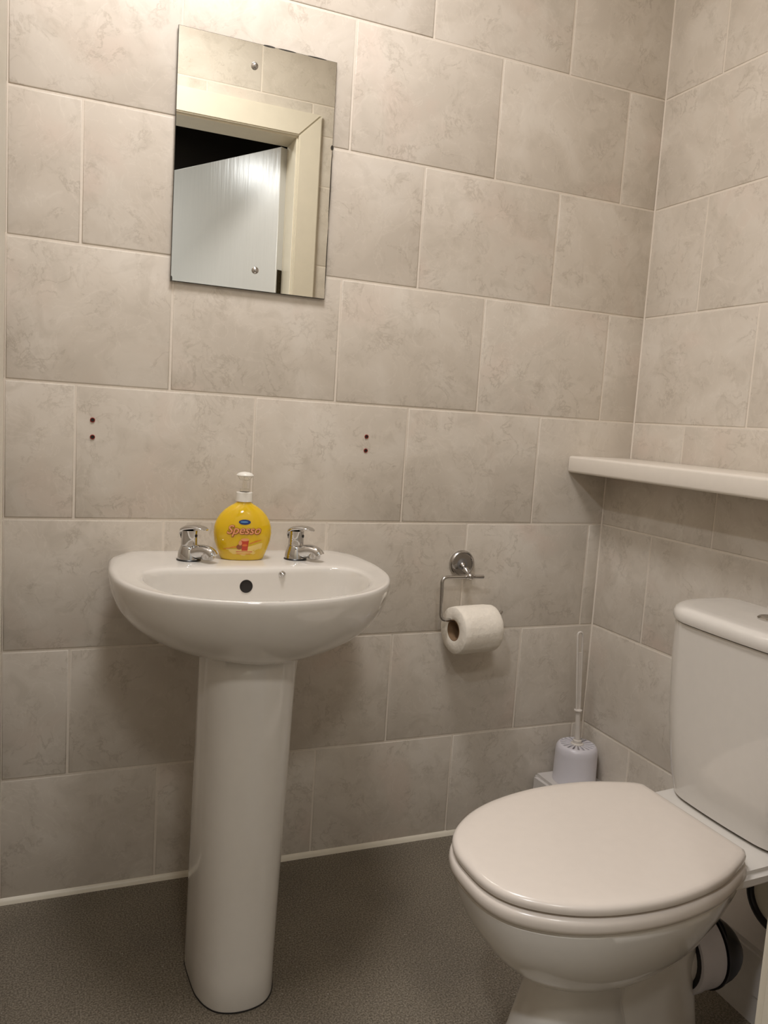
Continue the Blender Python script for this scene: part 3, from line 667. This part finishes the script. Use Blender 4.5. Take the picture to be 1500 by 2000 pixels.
# hinges
for s in (-1, 1):
    bm = bmesh.new(); rr = [tp(1.293, s*.070-.018, .368), tp(1.293, s*.070+.018, .368)]
    tube(bm, rr, .008, 16); o = fin(bm, 'seat_hinge', PLASTIC, wc)
# cistern
CX0, CX1 = 1.338, 1.515
def cring(z, x0, x1, hw, bow=.010, rf=.068, rb=.032, off=0):
    x0 -= off; x1 += off; hw += off; pts = []
    def arc(cx, cv, r, a0, a1, k=10):
        for i in range(k+1):
            a = a0+(a1-a0)*i/k; pts.append((cx+r*math.cos(a), cv+r*math.sin(a)))
    # front edge (bowed), going from -v to +v
    arc(x0+rf, hw-rf, rf, math.pi, math.pi/2)
    arc(x1-rb, hw-rb, rb, math.pi/2, 0, 6)
    arc(x1-rb, -hw+rb, rb, 0, -math.pi/2, 6)
    arc(x0+rf, -hw+rf, rf, -math.pi/2, -math.pi)
    m = 12; v0 = -hw+rf; v1 = hw-rf
    for i in range(1, m): pts.append((x0, v0+(v1-v0)*i/m))
    out = []
    for X, v in pts:
        f = max(0, 1-(v/hw)**2); X2 = X-bow*f*max(0, min(1, (x1-X)/(x1-x0)))
        out.append(tp(X2, v-.001, z))
    return out
bm = bmesh.new(); loft(bm, [cring(.3575, CX0+.028, CX1-.02, .136), cring(.362, CX0+.020, CX1-.015, .143), cring(.40, CX0+.016, CX1-.010, .153), cring(.50, CX0+.011, CX1-.005, .166), cring(.60, CX0+.007, CX1, .1685), cring(.6605, CX0+.005, CX1, .167)])
fin(bm, 'cistern', CERAMIC, wc, 50)
q_ = dict(rf=.072, rb=.036)
bm = bmesh.new(); loft(bm, [cring(.6630, CX0, CX1, .168, off=-.006, **q_), cring(.6634, CX0, CX1, .168, **q_), cring(.668, CX0, CX1, .168, off=.0014, **q_), cring(.676, CX0, CX1, .168, off=.0012, **q_), cring(.6820, CX0, CX1, .168, off=-.001, **q_), cring(.6862, CX0, CX1, .168, off=-.0055, **q_), cring(.6885, CX0, CX1, .168, off=-.013, rf=.065, rb=.032), cring(.6895, CX0, CX1, .168, off=-.026, rf=.055, rb=.025), cring(.6897, CX0, CX1, .168, off=-.05, rf=.035, rb=.015)])
fin(bm, 'cistern_lid', CERAMIC, wc, 50)
bc = tp(1.425, -.005, .6895)
bm = bmesh.new(); lathe(bm, bc, [(.0245, 0), (.0245, .0025), (.0225, .0040), (.0205, .0032)], n=40); fin(bm, 'flush_button_ring', CHROME, wc)
bm = bmesh.new(); lathe(bm, bc, [(.0205, .001), (.0200, .0040), (.012, .0030), (.002, .0026)], n=36); o = fin(bm, 'flush_button', CHROME, wc)
# rubber collar of the capped pipe behind the toilet
r_ = root('capped_pipe', (1.55, -.69, .188), 'cream pipe end with black rubber ring, low behind the toilet', 'pipe')
bm = bmesh.new(); pp = [(1.492, -.692+.048*math.cos(2*math.pi*k/40), .206+.052*math.sin(2*math.pi*k/40)) for k in range(40)]
rs = []
for k in range(40):
    t = 2*math.pi*k/40; er = Vector((0, math.cos(t), math.sin(t))); p = Vector((1.492, -.692, .206))+er*.052
    rs.append([p+er*.0065*math.cos(a*math.pi/6)+Vector((.0065*math.sin(a*math.pi/6), 0, 0)) for a in range(12)])
vs = [[bm.verts.new(p) for p in r] for r in rs]
for a, b in zip(vs, vs[1:]+[vs[0]]):
    for i in range(12): bm.faces.new((a[i], a[(i+1) % 12], b[(i+1) % 12], b[i]))
fin(bm, 'rubber_ring', DARK, r_, 60)
bm = bmesh.new(); lathe(bm, (1.494, -.692, .206), [(.045, 0), (.046, .002), (.046, XB-1.494-.001)], 'x', 36); fin(bm, 'pipe_stub', SEAL, r_)
